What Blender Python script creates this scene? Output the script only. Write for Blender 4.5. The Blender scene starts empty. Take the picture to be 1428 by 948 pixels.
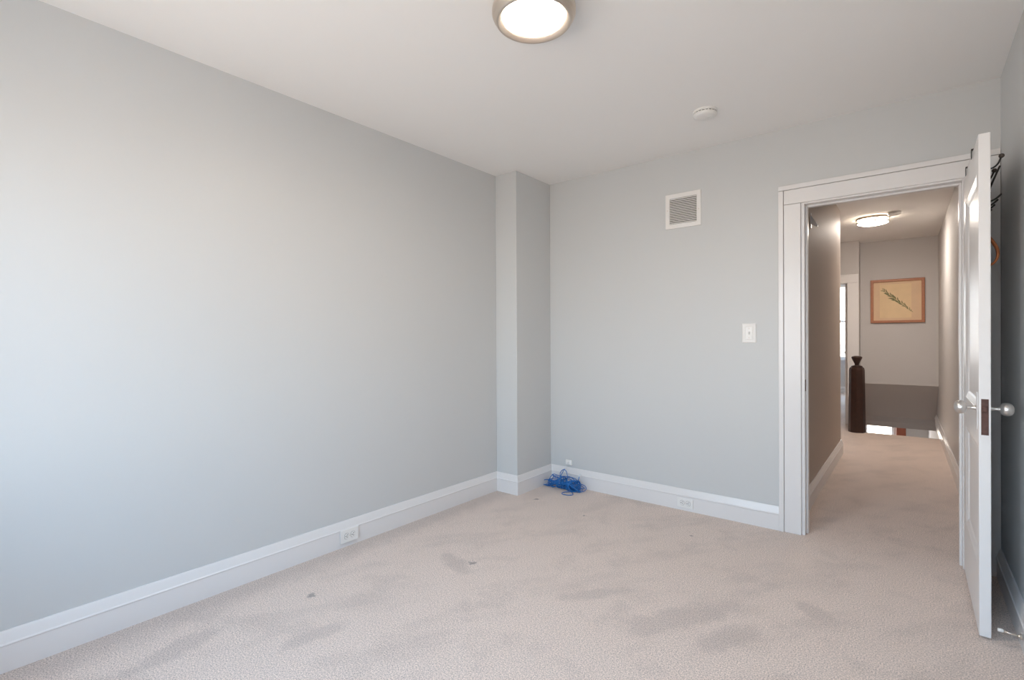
import bpy, bmesh, math, random
from mathutils import Vector, Matrix
random.seed(7)
S = bpy.context.scene
COL = S.collection
PI = math.pi

# ------------------------------------------------------------------ camera
H = 1.21
cam_d = bpy.data.cameras.new('camera')
cam = bpy.data.objects.new('camera', cam_d)
COL.objects.link(cam)
yaw, pitch, roll = math.radians(38.8223), math.radians(-0.1609), math.radians(-0.2553)
F = Vector((-math.sin(yaw) * math.cos(pitch), math.cos(yaw) * math.cos(pitch), math.sin(pitch)))
Rv = Vector((math.cos(yaw), math.sin(yaw), 0))
Uv = Rv.cross(F)
R2 = Rv * math.cos(roll) + Uv * math.sin(roll)
U2 = -Rv * math.sin(roll) + Uv * math.cos(roll)
m = Matrix((R2, U2, -F)).transposed().to_4x4()
m.translation = Vector((0, 0, H))
cam.matrix_world = m
cam_d.sensor_width = 36
cam_d.lens = 693.9117 / 1428 * 36
cam_d.clip_start = 0.01
S.camera = cam

# ------------------------------------------------------------------ view, world, daylight portals
S.view_settings.view_transform = 'Standard'
S.view_settings.look = 'None'
S.view_settings.gamma = 1
S.view_settings.use_curve_mapping = False
S.view_settings.exposure = 0.20
S.cycles.max_bounces = 14
S.cycles.diffuse_bounces = 8
S.cycles.glossy_bounces = 4
S.cycles.sample_clamp_indirect = 6
S.cycles.use_denoising = True

SKY = 12.6
W = bpy.data.worlds.new('world')
S.world = W
W.use_nodes = True
nt = W.node_tree
nt.nodes.clear()
out = nt.nodes.new('ShaderNodeOutputWorld')
bg = nt.nodes.new('ShaderNodeBackground')
tc = nt.nodes.new('ShaderNodeTexCoord')
sep = nt.nodes.new('ShaderNodeSeparateXYZ')
mr = nt.nodes.new('ShaderNodeMapRange')
mr.inputs[1].default_value = -1
mr.inputs[2].default_value = 1
cr = nt.nodes.new('ShaderNodeValToRGB')
cr.color_ramp.elements[0].position = 0.0
cr.color_ramp.elements[0].color = (.54, .475, .41, 1)
cr.color_ramp.elements[1].position = 1.0
cr.color_ramp.elements[1].color = (.34, .62, 1.0, 1)
for pos, c in ((.44, (.60, .53, .46, 1)), (.52, (.86, .90, .92, 1)), (.7, (.42, .70, 1.0, 1))):
    e = cr.color_ramp.elements.new(pos)
    e.color = c
bg.inputs['Strength'].default_value = SKY
nt.links.new(tc.outputs['Generated'], sep.inputs[0])
nt.links.new(sep.outputs['Z'], mr.inputs[0])
nt.links.new(mr.outputs[0], cr.inputs[0])
nt.links.new(cr.outputs[0], bg.inputs['Color'])
nt.links.new(bg.outputs[0], out.inputs[0])


def portal(x0, x1, z0, z1, y, facing):
    d = bpy.data.lights.new('daylight_portal', 'AREA')
    d.shape = 'RECTANGLE'
    d.size, d.size_y = x1 - x0, z1 - z0
    d.cycles.is_portal = True
    o = bpy.data.objects.new('daylight_portal', d)
    o.location = ((x0 + x1) / 2, y, (z0 + z1) / 2)
    o.rotation_euler = (PI / 2 if facing > 0 else -PI / 2, 0, 0)   # area lamps shine along -Z
    COL.objects.link(o)


# measured places (metres; X right along the back wall, Y into the picture)
C = 2.51                      # ceiling
L, R, B, FR = -2.598, .347, 3.488, -.43
PX, PY = -2.3875, 3.0252      # chimney-breast pillar
BH = .148                     # baseboard height
W1 = (-2.1, -1.22, .72, 2.1)    # bedroom window behind the camera
W4 = (-.85, .0, .72, 2.1)  # second unseen bedroom window, added to brighten the back wall
W2 = (-2.35, -.78, .74, 2.36)  # front-room window
W3 = (-.80, -.30, -2.0, -.25)  # window of the lower hall
W5 = (-2.5, -1.0, -2.0, -.25)  # unseen lower window, added so more daylight bounces onto the stair soffit
portal(*W1, FR - .21, 1)
portal(*W4, FR - .21, 1)
portal(*W2, 13.01, -1)
portal(*W3, 13.21, -1)
portal(*W5, 13.21, -1)

# ------------------------------------------------------------------ materials


def mat(name, color, rough=.5, metal=0., bump=None, emit=None, spec=None, var=None):
    """bump=(scale, strength, distance); var=(scale, amount) tone variation"""
    M = bpy.data.materials.new(name)
    M.use_nodes = True
    n = M.node_tree.nodes
    l = M.node_tree.links
    b = n['Principled BSDF']
    b.inputs['Base Color'].default_value = (*color, 1)
    b.inputs['Roughness'].default_value = rough
    b.inputs['Metallic'].default_value = metal
    if spec is not None:
        b.inputs['Specular IOR Level'].default_value = spec
    tcn = n.new('ShaderNodeTexCoord')
    if var:
        nz = n.new('ShaderNodeTexNoise')
        nz.inputs['Scale'].default_value = var[0]
        nz.inputs['Detail'].default_value = 4
        l.new(tcn.outputs['Object'], nz.inputs['Vector'])
        mx = n.new('ShaderNodeMix')
        mx.data_type = 'RGBA'
        mx.inputs[6].default_value = (*[c * (1 - var[1]) for c in color], 1)
        mx.inputs[7].default_value = (*[min(1, c * (1 + var[1])) for c in color], 1)
        l.new(nz.outputs['Fac'], mx.inputs[0])
        l.new(mx.outputs[2], b.inputs['Base Color'])
    if bump:
        nz = n.new('ShaderNodeTexNoise')
        nz.inputs['Scale'].default_value = bump[0]
        nz.inputs['Detail'].default_value = 3
        l.new(tcn.outputs['Object'], nz.inputs['Vector'])
        bp = n.new('ShaderNodeBump')
        bp.inputs['Strength'].default_value = bump[1]
        bp.inputs['Distance'].default_value = bump[2]
        l.new(nz.outputs['Fac'], bp.inputs['Height'])
        l.new(bp.outputs[0], b.inputs['Normal'])
    if emit:
        b.inputs['Emission Color'].default_value = (*emit[0], 1)
        b.inputs['Emission Strength'].default_value = emit[1]
    return M


def carpet_mat():
    M = bpy.data.materials.new('cut_pile_carpet')
    M.use_nodes = True
    n, l = M.node_tree.nodes, M.node_tree.links
    b = n['Principled BSDF']
    b.inputs['Roughness'].default_value = .95
    b.inputs['Specular IOR Level'].default_value = .05
    b.inputs['Sheen Weight'].default_value = .25
    b.inputs['Sheen Roughness'].default_value = .6
    t = n.new('ShaderNodeTexCoord')

    def noise(scale, detail=3, rough=.5, vec=None):
        z = n.new('ShaderNodeTexNoise')
        z.inputs['Scale'].default_value = scale
        z.inputs['Detail'].default_value = detail
        z.inputs['Roughness'].default_value = rough
        l.new(vec or t.outputs['Object'], z.inputs['Vector'])
        return z

    def ramp(src, a, bb):
        q = n.new('ShaderNodeMapRange')
        q.inputs[1].default_value = a
        q.inputs[2].default_value = bb
        l.new(src, q.inputs[0])
        return q.outputs[0]

    def mixc(fac, c1, c2):
        x = n.new('ShaderNodeMix')
        x.data_type = 'RGBA'
        for s, c in ((6, c1), (7, c2)):
            if isinstance(c, tuple):
                x.inputs[s].default_value = (*c, 1)
            else:
                l.new(c, x.inputs[s])
        if isinstance(fac, float):
            x.inputs[0].default_value = fac
        else:
            l.new(fac, x.inputs[0])
        return x.outputs[2]
    # brushed swaths: pile lying two ways, long strokes across the room
    mp0 = n.new('ShaderNodeMapping')
    mp0.inputs['Rotation'].default_value = (0, 0, math.radians(-SWATH_DEG))
    l.new(t.outputs['Object'], mp0.inputs['Vector'])
    mp = n.new('ShaderNodeMapping')
    mp.inputs['Scale'].default_value = (1.0, 2.3, 1)
    l.new(mp0.outputs[0], mp.inputs['Vector'])
    sw = ramp(noise(1.7, 6, .62, mp.outputs[0]).outputs['Fac'], .50, .66)
    sw2 = ramp(noise(4.2, 4, .65).outputs['Fac'], .55, .68)
    base = mixc(sw, CARPET_A, mixc(.5, CARPET_A, CARPET_B))
    base = mixc(sw2, base, mixc(.4, base, CARPET_B))
    # single brushed strokes, one edge crisp and the other feathered
    wob = noise(11, 5, .68)
    for (sx, sy, deg, hl, hw_) in SWATHS:
        a1 = n.new('ShaderNodeMapping')
        a1.vector_type = 'TEXTURE'
        a1.inputs['Location'].default_value = (sx, sy, 0)
        a1.inputs['Rotation'].default_value = (0, 0, math.radians(deg))
        a1.inputs['Scale'].default_value = (hl, hw_, 1)
        l.new(t.outputs['Object'], a1.inputs['Vector'])
        ln = n.new('ShaderNodeVectorMath')
        ln.operation = 'LENGTH'
        l.new(a1.outputs[0], ln.inputs[0])
        ad = n.new('ShaderNodeMath')
        ad.operation = 'MULTIPLY_ADD'
        l.new(wob.outputs['Fac'], ad.inputs[0])
        ad.inputs[1].default_value = 1.7
        l.new(ln.outputs['Value'], ad.inputs[2])
        base = mixc(ramp(ad.outputs[0], 1.90, 1.45), base, mixc(.62, base, CARPET_B))
    # unbrushed strip beside the left wall
    sx_ = n.new('ShaderNodeSeparateXYZ')
    l.new(t.outputs['Object'], sx_.inputs[0])
    ad = n.new('ShaderNodeMath')
    ad.operation = 'MULTIPLY_ADD'
    l.new(wob.outputs['Fac'], ad.inputs[0])
    ad.inputs[1].default_value = .22
    l.new(sx_.outputs['X'], ad.inputs[2])
    base = mixc(ramp(ad.outputs[0], L + .34, L + .20), base, mixc(.8, base, CARPET_B))
    grain = ramp(noise(185, 3, .9).outputs['Fac'], .38, .62)
    g2 = mixc(grain, (.50, .50, .50), (1.42, 1.42, 1.42))
    mul = n.new('ShaderNodeMix')
    mul.data_type = 'RGBA'
    mul.blend_type = 'MULTIPLY'
    mul.inputs[0].default_value = 1.0
    l.new(base, mul.inputs[6])
    l.new(g2, mul.inputs[7])
    col = mul.outputs[2]
    # small dropped stains
    for (sx, sy, sr) in ((-2.215, 1.235, .030), (-2.208, 3.028, .028), (-1.052, 3.053, .016), (-1.75, 2.95, .014), (-1.85, 1.95, .03)):
        d = n.new('ShaderNodeVectorMath')
        d.operation = 'DISTANCE'
        d.inputs[1].default_value = (sx, sy, 0)
        l.new(t.outputs['Object'], d.inputs[0])
        ad = n.new('ShaderNodeMath')
        ad.operation = 'MULTIPLY_ADD'
        l.new(noise(45, 2).outputs['Fac'], ad.inputs[0])
        ad.inputs[1].default_value = sr * 1.6
        l.new(d.outputs['Value'], ad.inputs[2])
        f = ramp(ad.outputs[0], sr * 1.65, sr * 1.15)
        col = mixc(f, col, mixc(.6, col, (.10, .09, .085)))
    l.new(col, b.inputs['Base Color'])
    bp = n.new('ShaderNodeBump')
    bp.inputs['Strength'].default_value = .35
    bp.inputs['Distance'].default_value = .003
    l.new(noise(180, 2, .75).outputs['Fac'], bp.inputs['Height'])
    l.new(bp.outputs[0], b.inputs['Normal'])
    return M


SWATH_DEG = 57
SWATHS = ((-.80, 2.10, 56, .33, .085), (-.58, 2.10, 64, .20, .07), (-.34, 2.54, -36, .13, .06), (-1.907, 1.07, 84, .15, .05), (-1.175, 2.07, 52, .20, .05), (-1.93, 1.90, -22, .17, .06), (-2.25, .70, 100, .2, .07))
CARPET_A = (.70, .575, .50)
CARPET_B = (.52, .43, .38)
WALLC = (.60, .61, .61)
M_wall = mat('grey_wall_paint', WALLC, .42, bump=(220, .05, .002), spec=.35)
M_hall = mat('hall_wall_paint', (.60, .58, .57), .6, bump=(200, .05, .002), spec=.15)
M_hall_lamp_tan = mat('lamp_tinted_hall_wall_paint', (.49, .41, .35), .6, bump=(200, .05, .002), spec=.15)  # left wall tone, partly warm lamp light put into the paint colour
M_soffit = mat('stair_soffit_paint', (.62, .60, .59), .85, bump=(160, .1, .002))
M_ceil = mat('ceiling_paint', (.875, .865, .85), .8, bump=(150, .05, .002))
M_trim = mat('white_trim_paint', (.77, .755, .75), .28)
M_door = mat('white_door_gloss', (.82, .805, .80), .33)
M_carpet = carpet_mat()
M_plate = mat('white_plastic', (.82, .81, .79), .35)
M_gap = mat('grey_gap', (.22, .22, .21), .7)
M_slot = mat('dark_slot', (.03, .03, .03), .6)
M_nickel = mat('brushed_nickel', (.70, .62, .54), .36, 1.0)
M_knob = mat('satin_nickel_knob', (.72, .70, .68), .28, 1.0)
M_lens = mat('lit_opal_glass', (1, .95, .88), .3, emit=((1.0, .84, .68), 75.0))
M_lens2 = mat('lit_hall_opal_glass', (1, .95, .88), .3, emit=((1.0, .90, .80), 120.0))
M_side2 = mat('lit_hall_side_glass', (1, .95, .88), .3, emit=((1.0, .86, .70), 28.0))
M_rust = mat('rusty_brown_lock_iron', (.11, .055, .045), .55, .4, bump=(90, .4, .002), var=(60, .5))
M_black = mat('black_iron', (.025, .023, .022), .45, .3)
M_dkball = mat('dark_bronze_ball', (.12, .10, .09), .35, .8)
M_orange = mat('orange_brown_strap', (.50, .17, .06), .55, var=(30, .2))
M_cable = mat('blue_cable_jacket', (.008, .145, .46), .38)
M_clear = mat('clear_plug', (.75, .78, .80), .15)
M_newel = mat('dark_stained_wood', (.036, .014, .009), .38, bump=(60, .15, .002), var=(25, .5))
M_frame = mat('reddish_wood_frame', (.42, .17, .085), .4, var=(40, .2))
M_paper = mat('cream_print_paper', (.74, .53, .34), .6, var=(6, .08))
M_sheet = mat('inner_sheet_paper', (.80, .60, .36), .6, var=(9, .08))
M_sprig = mat('olive_printed_sprig', (.20, .19, .09), .7)
M_redwood = mat('red_brown_post_wood', (.30, .09, .05), .4)
M_blind = mat('white_blind_slat', (.85, .85, .83), .5)
M_grille = mat('white_grille_enamel', (.82, .80, .78), .35)
M_lowwall = mat('lower_wall_paint', (.75, .74, .72), .6)
M_lowfloor = mat('lower_floor_wood', (.50, .36, .24), .4)
M_steel = mat('door_stop_steel', (.72, .66, .58), .3, .9)
M_rubber = mat('white_rubber', (.8, .79, .76), .6)


def glass_mat():
    M = bpy.data.materials.new('window_pane_glass')
    M.use_nodes = True
    n, l = M.node_tree.nodes, M.node_tree.links
    n.remove(n['Principled BSDF'])
    a = n.new('ShaderNodeBsdfTransparent')
    g = n.new('ShaderNodeBsdfGlossy')
    g.inputs['Roughness'].default_value = .02
    x = n.new('ShaderNodeMixShader')
    x.inputs[0].default_value = .06
    l.new(a.outputs[0], x.inputs[1])
    l.new(g.outputs[0], x.inputs[2])
    l.new(x.outputs[0], n['Material Output'].inputs[0])
    return M


M_glass = glass_mat()

# ------------------------------------------------------------------ mesh helpers


def obj(name, bm, m, parent=None, smooth=False, bevel=0, segs=2, sub=0):
    me = bpy.data.meshes.new(name)
    bmesh.ops.recalc_face_normals(bm, faces=bm.faces)
    bm.to_mesh(me)
    bm.free()
    me.materials.append(m)
    o = bpy.data.objects.new(name, me)
    COL.objects.link(o)
    if parent:
        o.parent = parent
    if smooth:
        for p in me.polygons:
            p.use_smooth = True
    if bevel:
        md = o.modifiers.new('bevel', 'BEVEL')
        md.width = bevel
        md.segments = segs
        md.limit_method = 'ANGLE'
        md.angle_limit = math.radians(40)
    if sub:
        md = o.modifiers.new('sub', 'SUBSURF')
        md.levels = md.render_levels = sub
    return o


def tag(o, label, cat, group=None):
    o['label'] = label
    o['category'] = cat
    if group:
        o['group'] = group
    return o


def thing(name, label, cat, loc=(0, 0, 0), rz=0, group=None):
    o = bpy.data.objects.new(name, None)
    o.empty_display_size = .05
    COL.objects.link(o)
    o.location = loc
    o.rotation_euler = (0, 0, rz)
    return tag(o, label, cat, group)


def struct(o, label=None, cat=None):
    o['kind'] = 'structure'
    if label:
        o['label'] = label
        o['category'] = cat
    return o


def box(bm, x0, x1, y0, y1, z0, z1):
    v = [bm.verts.new((x, y, z)) for x in (x0, x1) for y in (y0, y1) for z in (z0, z1)]
    for f in ((0, 1, 3, 2), (4, 6, 7, 5), (0, 4, 5, 1), (2, 3, 7, 6), (0, 2, 6, 4), (1, 5, 7, 3)):
        bm.faces.new([v[i] for i in f])
    return v


def bx(*a):
    bm = bmesh.new()
    for q in a:
        box(bm, *q)
    return bm


def prism(bm, pts, fn, a, b):
    """pts 2-D polygon; fn(u, v, t) -> 3-D; extruded t from a to b"""
    A = [bm.verts.new(fn(u, v, a)) for u, v in pts]
    Bv = [bm.verts.new(fn(u, v, b)) for u, v in pts]
    bm.faces.new(A)
    bm.faces.new(Bv[::-1])
    n = len(pts)
    for i in range(n):
        bm.faces.new([A[i], A[(i + 1) % n], Bv[(i + 1) % n], Bv[i]])


def lathe(bm, prof, seg=48, axis='z', c=(0, 0, 0), close=False):
    rings = []
    for r, z in prof:
        ring = []
        for i in range(seg):
            a = 2 * PI * i / seg
            if r < 1e-6 and ring:
                ring.append(ring[0])
                continue
            p = (r * math.cos(a), r * math.sin(a), z)
            if axis == 'x':
                p = (p[2], p[0], p[1])
            if axis == 'y':
                p = (p[0], p[2], p[1])
            ring.append(bm.verts.new((p[0] + c[0], p[1] + c[1], p[2] + c[2])))
        rings.append(ring)
    pairs = list(zip(rings[:-1], rings[1:]))
    if close:
        pairs.append((rings[-1], rings[0]))
    for A, Bq in pairs:
        for i in range(seg):
            j = (i + 1) % seg
            f = []
            for v in (A[i], A[j], Bq[j], Bq[i]):
                if v not in f:
                    f.append(v)
            if len(f) > 2:
                bm.faces.new(f)
    if not close:
        for ring in (rings[0], rings[-1]):
            if ring[0] is not ring[1]:
                bm.faces.new(ring)


def tube(bm, pts, r, seg=8, taper=None):
    pts = [Vector(p) for p in pts]
    n = len(pts)
    rings = []
    up = Vector((0, 0, 1))
    prev = None
    for i, p in enumerate(pts):
        t = (pts[min(i + 1, n - 1)] - pts[max(i - 1, 0)]).normalized()
        if prev is None:
            a = up if abs(t.z) < .9 else Vector((1, 0, 0))
            nx = t.cross(a).normalized()
        else:
            nx = (prev - t * prev.dot(t))
            nx = nx.normalized() if nx.length > 1e-6 else t.orthogonal().normalized()
        prev = nx
        ny = t.cross(nx)
        rr = r if taper is None else r * (1 + (taper - 1) * i / (n - 1))
        rings.append([bm.verts.new(p + nx * rr * math.cos(2 * PI * k / seg) + ny * rr * math.sin(2 * PI * k / seg)) for k in range(seg)])
    for A, Bq in zip(rings[:-1], rings[1:]):
        for k in range(seg):
            bm.faces.new([A[k], A[(k + 1) % seg], Bq[(k + 1) % seg], Bq[k]])
    bm.faces.new(rings[0])
    bm.faces.new(rings[-1])


def spline(P, k=6, closed=False):
    P = [Vector(p) for p in P]
    o = []
    n = len(P)
    for i in range(n - 1):
        p0, p1, p2, p3 = P[max(i - 1, 0)], P[i], P[i + 1], P[min(i + 2, n - 1)]
        for j in range(k):
            t = j / k
            o.append(.5 * ((2 * p1) + (p2 - p0) * t + (2 * p0 - 5 * p1 + 4 * p2 - p3) * t * t + (3 * p1 - p0 - 3 * p2 + p3) * t ** 3))
    o.append(P[-1])
    return o


def wall_with_holes(x0, x1, y0, y1, z0, z1, holes):
    """wall slab in the XZ plane with rectangular holes (x0,x1,z0,z1), built as one grid mesh"""
    bm = bmesh.new()
    xs = sorted({x0, x1, *[h[0] for h in holes], *[h[1] for h in holes]})
    zs = sorted({z0, z1, *[h[2] for h in holes], *[h[3] for h in holes]})
    solid = {}
    for i in range(len(xs) - 1):
        for k in range(len(zs) - 1):
            cx, cz = (xs[i] + xs[i + 1]) / 2, (zs[k] + zs[k + 1]) / 2
            solid[i, k] = not any(h[0] < cx < h[1] and h[2] < cz < h[3] for h in holes)
    V = {}

    def v(i, k, s):
        if (i, k, s) not in V:
            V[i, k, s] = bm.verts.new((xs[i], y1 if s else y0, zs[k]))
        return V[i, k, s]
    for (i, k), sol in solid.items():
        if not sol:
            continue
        for s in (0, 1):
            bm.faces.new([v(i, k, s), v(i + 1, k, s), v(i + 1, k + 1, s), v(i, k + 1, s)])
        for di, dk, a, b in ((-1, 0, (i, k), (i, k + 1)), (1, 0, (i + 1, k), (i + 1, k + 1)), (0, -1, (i, k), (i + 1, k)), (0, 1, (i, k + 1), (i + 1, k + 1))):
            if not solid.get((i + di, k + dk), False):
                bm.faces.new([v(*a, 0), v(*b, 0), v(*b, 1), v(*a, 1)])
    return bm


# ------------------------------------------------------------------ shell of the bedroom
DH = (-.530, .218, 0, 2.045)           # rough door opening in the back wall
floor_bm = bx((-2.75, .5, -.63, 7.74, -.15, 0), (-2.75, -.56, 7.74, 13.0, -.15, 0))
struct(obj('floor', floor_bm, M_carpet))
struct(obj('ceiling', bx((-2.9, .55, -.64, 13.2, C, C + .15)), M_ceil))
struct(obj('wall_left', bx((L - .15, L, -.63, B + .12, 0, C)), M_wall))
struct(obj('wall_right', bx((R, R + .15, -.63, B + .12, 0, C)), M_wall))
struct(obj('wall_front', wall_with_holes(L, R, FR - .2, FR, 0, C, [W1, W4]), M_wall))
struct(obj('wall_back', wall_with_holes(L, R, B, B + .12, 0, C, [(DH[0], DH[1], -.01, DH[3])]), M_wall))
struct(obj('wall_pillar', bx((L, PX, PY, B, 0, C)), M_wall, bevel=.004))

BP = [(0, 0), (.019, 0), (.019, .096), (.022, .099), (.022, .103), (.018, .107), (.008, .143), (.006, BH), (0, BH)]


def baseboard(name, p, q, nrm, m0, m1, prof=BP, mt=None):
    """run from p to q along a wall with inward normal nrm; m0/m1 = -1 inside mitre, 1 outside, 0 butt"""
    p, q, nrm = Vector(p), Vector(q), Vector(nrm)
    d = (q - p).normalized()
    bm = bmesh.new()
    A = [bm.verts.new((*(p + nrm * o - d * o * m0), z)) for o, z in prof]
    Bv = [bm.verts.new((*(q + nrm * o + d * o * m1), z)) for o, z in prof]
    bm.faces.new(A)
    bm.faces.new(Bv[::-1])
    for i in range(len(prof)):
        j = (i + 1) % len(prof)
        bm.faces.new([A[i], A[j], Bv[j], Bv[i]])
    return struct(obj(name, bm, mt or M_trim))


baseboard('baseboard_left', (L, FR), (L, PY), (1, 0), -1, -1)
baseboard('baseboard_pillar_front', (L, PY), (PX, PY), (0, -1), -1, 1)
baseboard('baseboard_pillar_side', (PX, PY), (PX, B), (1, 0), 1, -1)
baseboard('baseboard_back', (PX, B), (-.652, B), (0, -1), -1, 0)
baseboard('baseboard_right', (R, B), (R, FR), (-1, 0), -1, -1)
baseboard('baseboard_front', (L, FR), (R, FR), (0, 1), -1, -1)

# ------------------------------------------------------------------ hall, landing, stair and the rooms beyond
# hall right wall runs very slightly askew
bm = bmesh.new()
prism(bm, [(.312, B + .12), (.252, 9.3), (.242, 13.2), (.5, 13.2), (.5, B + .12)], lambda u, v, t: (u, v, t), -2.75, C)
struct(obj('wall_hall_right', bm, M_hall))
struct(obj('wall_hall_left', bx((-.70, -.58, B + .12, 6.15, 0, C), (-2.75, -.70, 6.03, 6.15, 0, C)), M_hall_lamp_tan))
struct(obj('wall_outer_left', bx((-2.9, -2.75, B + .12, 13.2, -2.75, C)), M_hall))
D2 = (-1.42, -.690, -.01, 1.945)
struct(obj('wall_landing', wall_with_holes(-2.75, -.56, 8.16, 8.26, 0, C, [D2]), M_hall))
struct(obj('wall_front_room_right', bx((-.66, -.56, 8.26, 13.0, 0, C)), M_hall))
struct(obj('wall_front_room_far', wall_with_holes(-2.75, -.56, 12.8, 13.0, 0, C, [W2]), M_hall))
bm = bmesh.new()
prism(bm, [(8.4, C), (8.4, .572), (8.44, .560), (13.2, .56), (13.2, C)], lambda u, v, t: (t, u, v), -.56, .30)
struct(obj('wall_hall_far', bm, M_hall))
bm = bmesh.new()
prism(bm, [(8.4, .571), (9.17, .035), (9.17, -.04), (9.21, -.12), (13.2, -.12), (13.2, .559), (8.44, .559)], lambda u, v, t: (t, u, v), -.56, .30)
struct(obj('wall_stair_soffit', bm, M_soffit))
# lower hall seen through the gap above the stair
struct(obj('floor_lower', bx((-2.9, .5, 4.9, 13.2, -2.9, -2.75)), M_lowfloor))
struct(obj('wall_lower_back', bx((-2.75, .5, 4.9, 5.0, -2.75, -.15)), M_lowwall))
struct(obj('wall_lower_front', wall_with_holes(-2.75, .5, 13.0, 13.2, -2.75, -.12, [W3, W5]), M_lowwall))
bm = bmesh.new()
for i in range(13):
    z = -.2 * (i + 1)
    box(bm, -.54, .235, 7.745 + .235 * i, 7.745 + .235 * (i + 1) + .02, max(z - .25, -2.75), z)
struct(obj('floor_stairs', bm, M_carpet))
struct(obj('trim_stair_post', bx((-.262, -.105, 12.86, 12.985, -2.75, -.121)), M_redwood, bevel=.01))

baseboard('baseboard_hall_left', (-.58, B + .125), (-.58, 6.15), (1, 0), 0, 1)
baseboard('baseboard_landing_side', (-.58, 6.15), (-2.75, 6.15), (0, 1), 1, -1)
baseboard('baseboard_hall_right', (.256, 8.9), (.312, B + .12), (-1, -.0107), 0, 0)
baseboard('baseboard_front_room', (-2.75, 12.8), (-.66, 12.8), (0, -1), -1, -1)


# ------------------------------------------------------------------ windows
def window(name, w, y0, y1, inward, hall=False):
    x0, x1, z0, z1 = w
    r = struct(bpy.data.objects.new(name, None))
    COL.objects.link(r)
    ym = (y0 + y1) / 2
    r.location = ((x0 + x1) / 2, ym, z0)
    X0, X1, h = x0 - r.location.x, x1 - r.location.x, z1 - z0
    f = .045
    obj('window_frame', bx((X0, X0 + f, -.04, .04, 0, h), (X1 - f, X1, -.04, .04, 0, h), (X0 + f, X1 - f, -.04, .04, 0, f), (X0 + f, X1 - f, -.04, .04, h - f, h)), M_trim, r)
    obj('sash_rail', bx((X0 + f, X1 - f, -.03, .03, h / 2 - .025, h / 2 + .025)), M_trim, r)
    obj('pane', bx((X0 + f, X1 - f, -.003, .003, f, h / 2 - .025), (X0 + f, X1 - f, -.003, .003, h / 2 + .025, h - f)), M_glass, r)
    yi = inward * (abs(y1 - y0) / 2)
    a, b = sorted((yi, yi + inward * .045))
    obj('window_sill', bx((X0 - .09, X1 + .09, a, b, -.03, 0)), M_trim, r)
    a, b = sorted((yi, yi + inward * .018))
    obj('window_casing', bx((X0 - .09, X0, a, b, 0, h), (X1, X1 + .09, a, b, 0, h), (X0 - .09, X1 + .09, a, b, h, h + .09)), M_trim, r)
    return r


window('window_1', W1, FR - .2, FR, 1)
window('added_window_4', W4, FR - .2, FR, 1)
window('window_2', W2, 12.8, 13.0, -1)
window('window_3', W3, 13.0, 13.2, -1)
window('added_window_5', W5, 13.0, 13.2, -1)
bl = thing('window_blind', 'white slatted blind in the bright window beyond the hall', 'blind', (-1.46, 12.845, W2[2] + .04))
bm = bmesh.new()
for i in range(30):
    z = .80 + i * .023
    v = box(bm, -.73, .60, -.012, .012, z, z + .002)
obj('slats', bm, M_blind, bl)
obj('headrail', bx((-.74, .61, -.02, .02, 1.50, 1.545)), M_blind, bl)
obj('bottom_rail', bx((-.73, .60, -.012, .012, .775, .79)), M_blind, bl)
for x in (-.35, .35):
    bm = bmesh.new()
    tube(bm, [(x, .013, .78), (x, .013, 1.5)], .0012, 6)
    obj('cord', bm, M_blind, bl)

# ------------------------------------------------------------------ doorway trim
yb = B - .019
c0, ci, ct, cb = -.652, -.530, 2.149, 2.030
bm = bx((-.622, ci, yb, B, 0, cb), (c0, -.6235, yb - .006, B, 0, ct - .03),      # left board and back band
        (.212, R - .002, yb, B, 0, cb),                                        # right board beside the side wall
        (c0 + .03, R - .002, yb, B, cb + .0015, ct - .03),                       # head board
        (c0, R - .002, yb - .006, B, ct - .0285, ct))                          # head band
bm2 = bm
struct(obj('trim_1', bm2, M_trim, bevel=.003))
JY0, JY1 = B - .004, B + .121
bm = bx((DH[0], -.512, JY0, JY1, 0, DH[3]), (.203, DH[1], JY0, JY1, 0, DH[3]), (-.512, .203, JY0, JY1, 2.022, DH[3]),
        (-.512, -.501, JY0 + .045, JY0 + .08, 0, 2.022), (.192, .203, JY0 + .045, JY0 + .08, 0, 2.022), (-.501, .192, JY0 + .045, JY0 + .08, 2.010, 2.022))
jamb = struct(obj('trim_2', bm, M_trim, bevel=.002))
obj('strike_plate', bx((-.5125, -.5112, B + .006, B + .030, .88, .95)), M_rust, jamb)
# landing door casing
bm = bx((-.690, -.5605, 8.138, 8.16, 0, 1.945), (-1.55, -1.42, 8.138, 8.16, 0, 1.945), (-1.55, -.5605, 8.138, 8.16, 1.9455, 2.062))
struct(obj('trim_3', bm, M_trim, bevel=.004))


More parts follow.
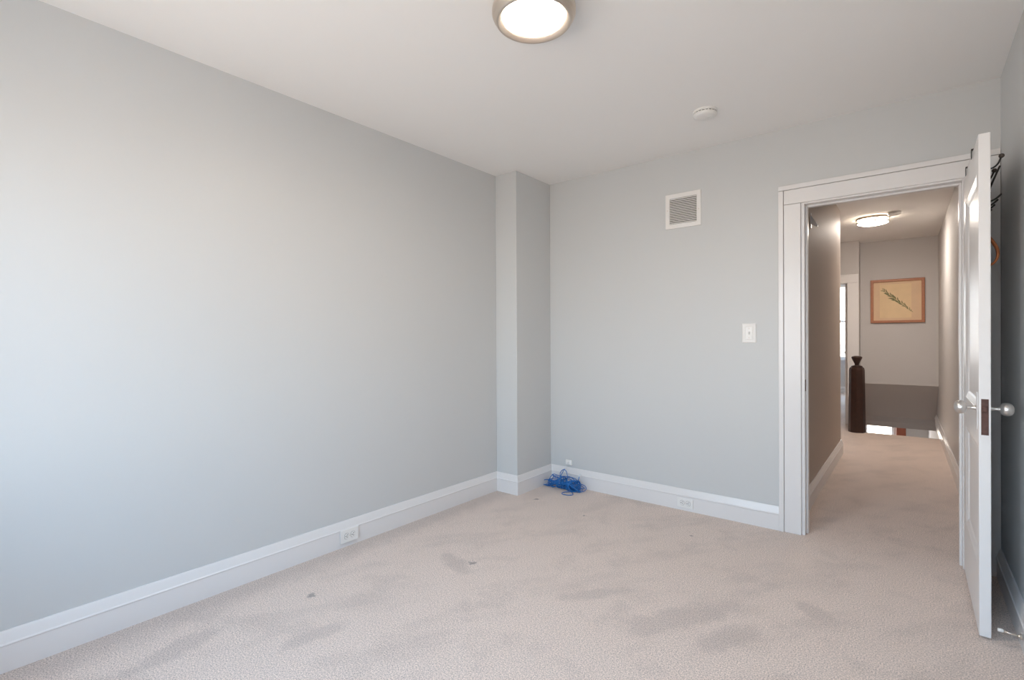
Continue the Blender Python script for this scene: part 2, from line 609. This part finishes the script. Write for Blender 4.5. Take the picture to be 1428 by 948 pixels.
# ------------------------------------------------------------------ bedroom door (hinged at the right jamb, standing open)
def panel_door(name, w, h, th, panels, mt):
    """slab with hinge edge at origin, running along -Y, thickness along +X (0..th)"""
    r = bpy.data.objects.new(name, None)
    COL.objects.link(r)
    struct(r)
    rects = [(0, w, 0, h)]
    ys = sorted({0, w, *[p[0] for p in panels], *[p[1] for p in panels]})
    zs = sorted({0, h, *[p[2] for p in panels], *[p[3] for p in panels]})
    bm = wall_with_holes(0, w, 0, th, 0, h, [(p[0], p[1], p[2], p[3]) for p in panels])
    for v in bm.verts:
        x, y, z = v.co
        v.co = (y, -x, z)
    obj('stiles_and_rails', bm, mt, r, bevel=.0025)
    for a, b, c, d in panels:
        bm = bmesh.new()
        t = .011
        # recessed flat panel with sloped moulding on both faces
        for s in (0, 1):
            def P(y, z, dep):
                return (dep if s == 0 else th - dep, -y, z)
            o4 = [(a, c), (b, c), (b, d), (a, d)]
            k = .022
            i4 = [(a + k, c + k), (b - k, c + k), (b - k, d - k), (a + k, d - k)]
            k2 = .030
            j4 = [(a + k2, c + k2), (b - k2, c + k2), (b - k2, d - k2), (a + k2, d - k2)]
            Ov = [bm.verts.new(P(*q, .001)) for q in o4]
            Iv = [bm.verts.new(P(*q, .007)) for q in i4]
            Jv = [bm.verts.new(P(*q, .012)) for q in j4]
            for e in range(4):
                g = (e + 1) % 4
                bm.faces.new([Ov[e], Ov[g], Iv[g], Iv[e]])
                bm.faces.new([Iv[e], Iv[g], Jv[g], Jv[e]])
            bm.faces.new(Jv)
        obj('door_panel', bm, mt, r)
    return r


DX, HY = .207, 3.474
dw = HY - 2.7284
door = panel_door('door_1', dw, 2.012, .036, [(.125, dw - .072, .275, .755), (.125, dw - .072, .905, 1.865)], M_door)
door['label'] = 'white two-panel bedroom door standing open beside the right wall'
door['category'] = 'door'
door.location = (DX, HY, .009)
ky, kz = -(dw - .062), .908
for s in (-1, 1):
    x0 = 0 if s < 0 else .036
    bm = bmesh.new()
    lathe(bm, [(.0, .030), (.010, .031), (.019, .034), (.0255, .041), (.0275, .049), (.0265, .058), (.021, .067), (.012, .072), (0, .0735)], 40, 'x')
    if s < 0:
        for v in bm.verts:
            v.co.x = -v.co.x
    for v in bm.verts:
        v.co = (v.co.x + x0, v.co.y + ky, v.co.z + kz)
    k = obj('knob', bm, M_knob, door, smooth=True)
    bm = bmesh.new()
    lathe(bm, [(.009, .0), (.009, .008), (.0075, .010), (.0065, .026), (.009, .029), (.009, .034)], 24, 'x')
    for v in bm.verts:
        v.co = (v.co.x * s + x0, v.co.y + ky, v.co.z + kz)
    obj('spindle', bm, M_knob, k, smooth=True)
    bm = bx((x0 - .0022 if s < 0 else x0, x0 if s < 0 else x0 + .0022, ky - .021, ky + .021, kz - .085, kz + .065))
    obj('escutcheon', bm, M_door, door, bevel=.002)
obj('lock_plate', bx((.007, .029, -dw - .0012, -dw + .001, .807, .951)), M_rust, door)
bm = bx((.0105, .0255, -dw - .006, -dw, .898, .922))
obj('latch_bolt', bm, M_rust, door, bevel=.003)
for hz in (.2, 1.75):
    bm = bmesh.new()
    lathe(bm, [(.006, hz), (.006, hz + .09)], 16, 'z', (.041, .004, 0))
    obj('hinge', bm, M_door, door, smooth=False)

# far door open into the front room, its knob showing past the casing
d2 = panel_door('door_2', .70, 1.93, .035, [(.11, .59, .25, .75), (.11, .59, .9, 1.80)], M_trim)
d2.location = (-.727, 8.262, .01)
d2.scale = (1, -1, 1)
bm = bmesh.new()
lathe(bm, [(0, 0), (.022, .0), (.022, .004), (.008, .008), (.008, .034), (.02, .040), (.027, .052), (.02, .064), (0, .068)], 24, 'x')
for v in bm.verts:
    v.co = (-v.co.x, v.co.y - .64, v.co.z + .97)
obj('knob', bm, M_knob, d2, smooth=True)

# ------------------------------------------------------------------ newel post at the stair head
nw = thing('newel_post', 'dark stained eight-sided wooden newel post at the stair head', 'post', (-.553, 7.70, 0))


def oct_prof(prof, rot=PI / 8, seg=8):
    bm = bmesh.new()
    lathe(bm, prof, seg)
    bmesh.ops.rotate(bm, verts=bm.verts, cent=(0, 0, 0), matrix=Matrix.Rotation(rot, 3, 'Z'))
    return bm


obj('shaft', oct_prof([(.094, 0), (.092, .12), (.087, .5), (.083, .79), (.078, .815), (.064, .828)], PI / 8 + math.radians(26)), M_newel, nw, bevel=.003)
bm = bmesh.new()
lathe(bm, [(.062, .828), (.062, .838), (.050, .846), (.032, .850)], 40)
obj('collar', bm, M_newel, nw, smooth=True, bevel=.002)
bm = bmesh.new()
lathe(bm, [(.030, .848), (.022, .858), (.024, .868), (.036, .895), (.052, .930), (.058, .945), (.058, .955), (.048, .964), (.02, .970), (0, .971)], 40)
obj('finial', bm, M_newel, nw, smooth=True)


# ------------------------------------------------------------------ ceiling lights
def ceiling_light(loc, label):
    t = thing('ceiling_light', label, 'light', loc, 0, None)
    bm = bmesh.new()
    lathe(bm, [(.146, 0), (.152, -.012), (.1545, -.022), (.1545, -.030), (.158, -.034), (.1605, -.045), (.1605, -.056),
               (.156, -.066), (.1535, -.068), (.151, -.074), (.147, -.081), (.143, -.0850), (.139, -.0855), (.135, -.0845), (.122, -.0775), (.1125, -.069), (.112, -.04)], 96)
    obj('nickel_ring', bm, M_nickel, t, smooth=True)
    bm = bmesh.new()
    pr = [(.1122, -.060)] + [(.1122 * math.cos(a), -.070 - .018 * math.sin(a)) for a in [PI / 2 * i / 10 for i in range(10)]] + [(0, -.088)]
    lathe(bm, pr, 96)
    obj('lens', bm, M_lens, t, smooth=True)
    return t


ceiling_light((-1.130, 1.547, C), 'round flush ceiling light with brushed nickel ring and glowing white lens above the bedroom')
t = thing('ceiling_light', 'small lit ceiling light with two thin nickel bands in the hallway', 'light', (-.335, 6.72, C))
bm = bmesh.new()
lathe(bm, [(.136, -.050)] + [(.136 * math.cos(a), -.0502 - .026 * math.sin(a)) for a in [PI / 2 * i / 8 for i in range(1, 8)]] + [(0, -.0762)], 64)
obj('lens', bm, M_lens2, t, smooth=True)
bm = bmesh.new()
lathe(bm, [(.132, -.0005), (.1355, -.004), (.1355, -.0495)], 64)
obj('side_glass', bm, M_side2, t)
for z in (-.014, -.050):
    bm = bmesh.new()
    lathe(bm, [(.1365, z - .007), (.150, z - .007), (.153, z), (.150, z + .007), (.1365, z + .007)], 64, close=True)
    obj('nickel_band', bm, M_nickel, t, smooth=False, bevel=.001)
bm = bmesh.new()
lathe(bm, [(.150, 0), (.150, -.005), (.133, -.008)], 64)
obj('ceiling_plate', bm, M_nickel, t)


# ------------------------------------------------------------------ smoke detectors
def smoke(loc, label, r=.066, grey=False):
    t = thing('smoke_detector', label, 'smoke detector', loc)
    bm = bmesh.new()
    lathe(bm, [(r, 0), (r, -.010), (r * .97, -.013)], 48)
    obj('base', bm, M_plate, t, bevel=.001)
    bm = bmesh.new()
    lathe(bm, [(r * .90, -.013), (r * .90, -.018)], 48)
    obj('vent_gap', bm, M_slot, t)
    bm = bmesh.new()
    for i in range(20):
        a = 2 * PI * i / 20
        ca, sa = math.cos(a), math.sin(a)
        p = [(r * .93 * ca - .003 * sa, r * .93 * sa + .003 * ca), (r * .93 * ca + .003 * sa, r * .93 * sa - .003 * ca),
             (r * .88 * ca + .003 * sa, r * .88 * sa - .003 * ca), (r * .88 * ca - .003 * sa, r * .88 * sa + .003 * ca)]
        prism(bm, p, lambda u, v, q: (u, v, q), -.0185, -.0128)
    obj('vent_ribs', bm, M_plate, t)
    bm = bmesh.new()
    lathe(bm, [(r * .97, -.018), (r * .98, -.022), (r * .92, -.030), (r * .75, -.035), (r * .3, -.037), (0, -.037)], 48)
    obj('cover', bm, M_plate, t, smooth=True)
    bm = bmesh.new()
    lathe(bm, [(.008, -.036), (.008, -.039), (0, -.0395)], 20, c=(.02, .01, 0))
    obj('test_button', bm, M_plate, t)
    return t


smoke((-.925, 2.925, C), 'white round smoke detector on the bedroom ceiling')
smoke((-.145, 6.52, C), 'small smoke detector beside the hallway ceiling light', .058)

# ------------------------------------------------------------------ return-air grille on the back wall
vx, vz = -1.2555, 2.109
t = thing('wall_vent', 'square white louvred return air grille high on the back wall', 'vent', (vx, B, vz))
o_, i_x, i_z = .1255, .095, .091
bm = wall_with_holes(-o_, o_, -.008, -.0004, -.1225, .1225, [(-i_x, i_x, -i_z, i_z)])
obj('frame', bm, M_grille, t, bevel=.003)
obj('backing', bx((-i_x + .001, i_x - .001, -.0015, -.0005, -i_z + .001, i_z - .001)), M_slot, t)
NS = 15
for i in range(NS):
    z = -i_z + (i + .5) * 2 * i_z / NS
    bm = bmesh.new()
    prism(bm, [(-.0090, z - .0045), (-.0082, z - .0052), (-.0022, z + .0030), (-.0030, z + .0037)], lambda u, v, q: (q, u, v), -i_x + .0006, i_x - .0006)
    obj('louvre', bm, M_grille, t)
for sx in (-1, 1):
    bm = bmesh.new()
    lathe(bm, [(.0035, 0), (.0035, -.0010), (.002, -.0018), (0, -.0018)], 16, 'y', (sx * .110, -.0078, -.01 * sx))
    obj('screw', bm, M_nickel, t)

# ------------------------------------------------------------------ light switch
t = thing('light_switch', 'white toggle light switch plate on the back wall beside the doorway', 'switch', (-.826, B, 1.2385))
bm = bmesh.new()
pr = []
A = [(-.043, -.0635), (.043, -.0635), (.043, .0635), (-.043, .0635)]


def ringv(bm, k, y, pts):
    return [bm.verts.new((x - math.copysign(k, x), y, z - math.copysign(k, z))) for x, z in pts]


r0 = ringv(bm, 0, -.0004, A)
r1 = ringv(bm, 0, -.003, A)
r2 = ringv(bm, .005, -.0075, A)
r3 = ringv(bm, .020, -.0055, A)
r4 = ringv(bm, .0235, -.008, A)
bm.faces.new(r0)
for q, w_ in ((r0, r1), (r1, r2), (r2, r3), (r3, r4)):
    for i in range(4):
        j = (i + 1) % 4
        bm.faces.new([q[i], q[j], w_[j], w_[i]])
bm.faces.new(r4)
obj('plate', bm, M_plate, t, bevel=.0012)
bm = bmesh.new()
prism(bm, [(-.0065, -.012), (.0065, -.012), (.0065, .012), (-.0065, .012)], lambda u, v, q: (u, q, v), -.010, -.0078)
obj('switch_surround', bm, M_plate, t, bevel=.001)
bm = bmesh.new()
prism(bm, [(-.0098, -.009), (-.0098, .004), (-.021, .013), (-.021, .007)], lambda u, v, q: (q, u, v), -.0045, .0045)
obj('toggle', bm, M_plate, t, bevel=.001)
for z in (-.030, .030):
    bm = bmesh.new()
    lathe(bm, [(.003, -.0078), (.003, -.0092), (0, -.0095)], 16, 'y', (0, 0, z))
    obj('screw', bm, M_nickel, t)


# ------------------------------------------------------------------ outlets set sideways in the baseboard
def outlet(loc, rz, w, h, label):
    """plate in local XZ plane facing -Y"""
    t = thing('electrical_outlet', label, 'outlet', loc, rz)
    bm = bx((-w / 2, w / 2, -.006, 0, -h / 2, h / 2))
    obj('plate', bm, M_plate, t, bevel=.003)
    for s in (-1, 1):
        bm = bmesh.new()
        pts = []
        for i in range(24):
            a = 2 * PI * i / 24
            pts.append((s * .0205 + max(-.0135, min(.0135, .0165 * math.cos(a))), .0165 * math.sin(a)))
        prism(bm, pts, lambda u, v, q: (u, q, v), -.0082, -.0058)
        bm3 = bmesh.new()
        prism(bm3, [(s * .0205 + (u - s * .0205) * 1.09, v * 1.09) for u, v in pts], lambda u, v, q: (u, q, v), -.0063, -.0057)
        rc = obj('receptacle', bm, M_plate, t, bevel=.0006)
        obj('receptacle_gap', bm3, M_gap, rc)
        # rotated quarter turn: blades lie one above the other, ground hole at one side
        bm = bx((s * .0205 - .0015, s * .0205 + .0075, -.0085, -.0081, .0045, .0074), (s * .0205 - .0015, s * .0205 + .0065, -.0085, -.0081, -.0074, -.0045))
        prism(bm, [(s * .0205 - .0065 + .0028 * math.cos(2 * PI * i / 12), .0028 * math.sin(2 * PI * i / 12)) for i in range(12)], lambda u, v, q: (u, q, v), -.00835, -.0081)
        obj('slots', bm, M_slot, rc)
    bm = bmesh.new()
    lathe(bm, [(.003, -.0058), (.003, -.0068), (0, -.0072)], 16, 'y')
    obj('screw', bm, M_nickel, t)
    return t


outlet((L + .0225, 1.67, .064), PI / 2, .122, .078, 'white duplex outlet set sideways in the left wall baseboard')
outlet((-1.240, B - .0195, .054), 0, .112, .066, 'white duplex outlet set sideways in the back wall baseboard')

# phone / cable jack just above the baseboard behind the blue cable
t = thing('cable_jack', 'tiny white cable jack on the back wall above the blue cable', 'jack', (-2.205, B, .190))
obj('housing', bx((-.030, .030, -.014, 0, -.022, .022)), M_plate, t, bevel=.005)
bm = bmesh.new()
lathe(bm, [(.008, -.013), (.008, -.020), (.006, -.022), (.006, -.030), (0, -.030)], 20, 'y')
obj('socket', bm, M_plate, t, bevel=.0008)

# ------------------------------------------------------------------ heap of blue network cable
t = thing('network_cable', 'tangled heap of bright blue network cable on the carpet in the corner', 'cable', (-2.19, 3.375, 0))
rnd = random.Random(11)
P = []
cr_ = .0029
# long figure of the hank: many loops end to end
N = 11
for i in range(N):
    rx = .160 + rnd.uniform(-.05, .035)
    ry = rnd.uniform(.012, .066)
    zc = .018 + .050 * rnd.random()
    ph = rnd.uniform(-.3, .3)
    skew = rnd.uniform(-.18, .18)
    for k in range(10):
        a = 2 * PI * k / 10 + ph
        x = rx * math.cos(a)
        y = ry * math.sin(a) + x * skew
        waist = 1 - .45 * math.exp(-((x + .02) / .05) ** 2)
        z = zc + .030 * math.sin(a * 1 + i) * waist + rnd.uniform(-.014, .016)
        if abs(x) > .12:
            z *= .62
        P.append((x, max(-.075, min(.075, y * waist)), max(.006, z)))
# turns round the waist
for i in range(5):
    x0 = -.035 + i * .011 + rnd.uniform(-.006, .006)
    for k in range(8):
        a = 2 * PI * k / 8
        P.append((x0 + .012 * math.sin(a + i) + .01 * k / 8, .052 * math.cos(a), max(.006, .047 + .045 * math.sin(a))))
# right-hand coil lobe standing on edge
for i in range(6):
    x0 = .09 + rnd.uniform(-.03, .035)
    rr = .036 + rnd.uniform(-.008, .010)
    tl = rnd.uniform(-.6, .6)
    for k in range(8):
        a = 2 * PI * k / 8
        P.append((x0 + rr * math.sin(a) * math.sin(tl) * 1.1 + rr * .6 * math.cos(a), -.012 + rr * math.cos(a) * 1.05, max(.006, .043 + rr * math.sin(a))))
# stray loops: left handle, raised arch, right loop, floor loop
P += [(-.10, .0, .05), (-.175, -.015, .045), (-.205, -.02, .02), (-.17, -.02, .008), (-.09, -.01, .02),
      (-.045, .01, .07), (-.050, .03, .115), (-.030, .04, .140), (.0, .035, .138), (.025, .02, .10), (.035, .0, .06),
      (.09, .0, .055), (.150, .015, .060), (.185, .03, .045), (.192, .02, .02), (.165, -.015, .007), (.11, -.04, .006),
      (.06, -.095, .006), (.075, -.135, .006), (.120, -.135, .006), (.150, -.105, .006), (.125, -.07, .008), (.07, -.04, .03),
      (.10, .0, .05), (.128, .01, .08), (.135, .02, .118)]
bm = bmesh.new()
tube(bm, spline(P, 5), cr_, 7)
obj('cable', bm, M_cable, t, smooth=True)
# second free end with its plug, standing up at the middle
bm = bmesh.new()
tube(bm, spline([(-.06, .0, .05), (-.045, .015, .08), (-.025, .03, .125), (-.010, .035, .155)], 6), cr_, 7)
obj('cable_end', bm, M_cable, t, smooth=True)


def plug(p, d):
    d = Vector(d).normalized()
    bm = bmesh.new()
    box(bm, -.0055, .0055, -.004, .004, 0, .021)
    q = Vector((0, 0, 1)).rotation_difference(d)
    bmesh.ops.rotate(bm, verts=bm.verts, cent=(0, 0, 0), matrix=q.to_matrix())
    bmesh.ops.translate(bm, verts=bm.verts, vec=p)
    obj('plug', bm, M_clear, t, bevel=.001)


plug((-.0105, .035, .153), (.3, .1, .6))
plug((.135, .02, .116), (.1, .12, .6))

# ------------------------------------------------------------------ framed print on the far hall wall
t = thing('framed_print', 'botanical print in a reddish wooden frame on the far hall wall', 'picture', (-.159, 8.4, 1.690))
hw, hh = .287, .292
fw = .034
bm = wall_with_holes(-hw, hw, -.028, -.001, -hh, hh, [(-hw + fw, hw - fw, -hh + fw, hh - fw)])
obj('frame', bm, M_frame, t, bevel=.006)
obj('print', bx((-hw + fw, hw - fw, -.012, -.004, -hh + fw, hh - fw)), M_paper, t)
obj('inner_sheet', bx((-.185, .150, -.0128, -.0119, -.225, .225)), M_sheet, t)
bm = bmesh.new()
rs = random.Random(5)
p0, p1 = Vector((-.145, 0, .148)), Vector((.157, 0, -.145))
dv = (p1 - p0)
for i in range(40):
    f = i / 39
    c = p0 + dv * f
    s = 1 if i % 2 else -1
    ang = math.atan2(dv.z, dv.x) + PI + s * rs.uniform(.25, .75)
    ln = (.022 + .045 * math.sin(PI * min(1, f * .9 + .1))) * rs.uniform(.7, 1.1)
    wv = ln * .13
    ca, sa = math.cos(ang), math.sin(ang)
    pts = [(c.x, c.z), (c.x + ln * .5 * ca - wv * sa, c.z + ln * .5 * sa + wv * ca), (c.x + ln * ca, c.z + ln * sa), (c.x + ln * .5 * ca + wv * sa, c.z + ln * .5 * sa - wv * ca)]
    prism(bm, pts, lambda u, v, q: (u, q, v), -.0136 - .0001 * (i % 5), -.0128)
tube(bm, [(p0.x, -.0132, p0.z), (0.0, -.0132, .0), (p1.x + .01, -.0132, p1.z - .01)], .0018, 6)
obj('printed_sprig', bm, M_sprig, t)

# ------------------------------------------------------------------ over-the-door hook rack
t = thing('over_door_hook_rack', 'black metal hook rack hung over the top of the open white door', 'hook rack', (DX, 0, 0))
topz = .009 + 2.012
for y in (2.951, 3.242):
    bm = bmesh.new()
    for (a, b, c, d) in ((-.0065, -.0040, topz - .036, topz + .0035), (.0366, .0385, 1.771, topz + .0025)):
        box(bm, a, b, y - .012, y + .012, c, d)
    box(bm, -.0065, .0366, y - .012, y + .012, topz + .0008, topz + .0035)
    st = obj('strap', bm, M_black, t)
obj('rail', bx((.0386, .0430, 2.80, 3.38, 1.772, 1.798)), M_black, t, bevel=.001)
for i, y in enumerate((2.93, 3.04, 3.15, 3.26, 3.35)):
    bm = bmesh.new()
    tube(bm, spline([(.041, y, 1.786), (.054, y, 1.786), (.070, y, 1.794), (.087, y, 1.811)], 5), .0036, 8)
    obj('hook', bm, M_black, t, smooth=True)
for y in (2.83, 3.06):
    bm = bmesh.new()
    tube(bm, spline([(.0385, y, 1.90), (.052, y, 1.902), (.066, y, 1.915), (.075, y, 1.938)], 5), .0032, 8)
    hk = obj('coat_hook', bm, M_black, t, smooth=True)
    bm = bmesh.new()
    bmesh.ops.create_uvsphere(bm, u_segments=16, v_segments=10, radius=.0095, matrix=Matrix.Translation((.077, y, 1.945)))
    obj('ball_tip', bm, M_dkball, hk, smooth=True)
    obj('hook_arm', bx((.0386, .0420, y - .008, y + .008, 1.765, 1.91)), M_black, hk)
bm = bmesh.new()
tube(bm, spline([(.042, 2.99, 1.792), (.046, 2.99, 1.815), (.060, 2.99, 1.865), (.088, 2.99, 1.945)], 6), .0048, 8, taper=.7)
obj('long_hook', bm, M_black, t, smooth=True)

# orange-brown strap looped over one hook behind the door
t = thing('hanging_strap', 'orange-brown looped strap hanging from a hook behind the open door', 'strap', (DX, 2.965, 0))
bm = bmesh.new()
pp = [(.0480, -.004, 1.790), (.0480, -.002, 1.70), (.050, 0, 1.645), (.064, 0, 1.615), (.076, 0, 1.585), (.078, 0, 1.555), (.068, 0, 1.528), (.052, 0, 1.520), (.0445, 0, 1.545), (.0435, 0, 1.60), (.0435, .002, 1.68), (.0435, .003, 1.755)]
path = spline(pp, 6)
for side in (0,):
    vs = []
    for i, p in enumerate(path):
        a = (path[min(i + 1, len(path) - 1)] - path[max(i - 1, 0)]).normalized()
        nn = Vector((-a.z, 0, a.x))
        vs.append([bm.verts.new(p + nn * e * .0042 + Vector((0, w_ * .016, 0))) for e, w_ in ((-1, -1), (1, -1), (1, 1), (-1, 1))])
    for A_, B_ in zip(vs[:-1], vs[1:]):
        for k in range(4):
            bm.faces.new([A_[k], A_[(k + 1) % 4], B_[(k + 1) % 4], B_[k]])
    bm.faces.new(vs[0])
    bm.faces.new(vs[-1])
obj('strap_loop', bm, M_orange, t, smooth=True)

# ------------------------------------------------------------------ spring door stop on the right baseboard
t = thing('door_stop', 'thin metal door stop with white rubber tip on the right baseboard', 'door stop', (R - .0225, 2.70, .060))
bm = bmesh.new()
lathe(bm, [(.011, 0), (.011, -.003), (.007, -.006), (.0055, -.010)], 20, 'x')
obj('base', bm, M_steel, t)
bm = bmesh.new()
tube(bm, [(-.009, 0, 0), (-.052, 0, .004)], .0036, 12)
obj('rod', bm, M_steel, t, smooth=True)
bm = bmesh.new()
lathe(bm, [(.0045, -.050), (.0068, -.051), (.0068, -.064), (.005, -.067), (0, -.067)], 20, 'x', (0, 0, .0048))
obj('rubber_tip', bm, M_rubber, t, smooth=True)

# little white bracket high on the hall left wall, just past the jamb
t = thing('wall_bracket', 'little white bracket high on the hall wall just past the doorway', 'bracket', (-.58, 4.22, 2.07))
obj('wall_plate', bx((0, .004, -.02, .02, -.06, .05)), M_trim, t, bevel=.001)
bm = bmesh.new()
prism(bm, [(.004, .035), (.045, -.045), (.045, -.055), (.004, -.03)], lambda u, v, q: (u, q, v), -.012, .012)
obj('arm', bm, M_trim, t, bevel=.001)
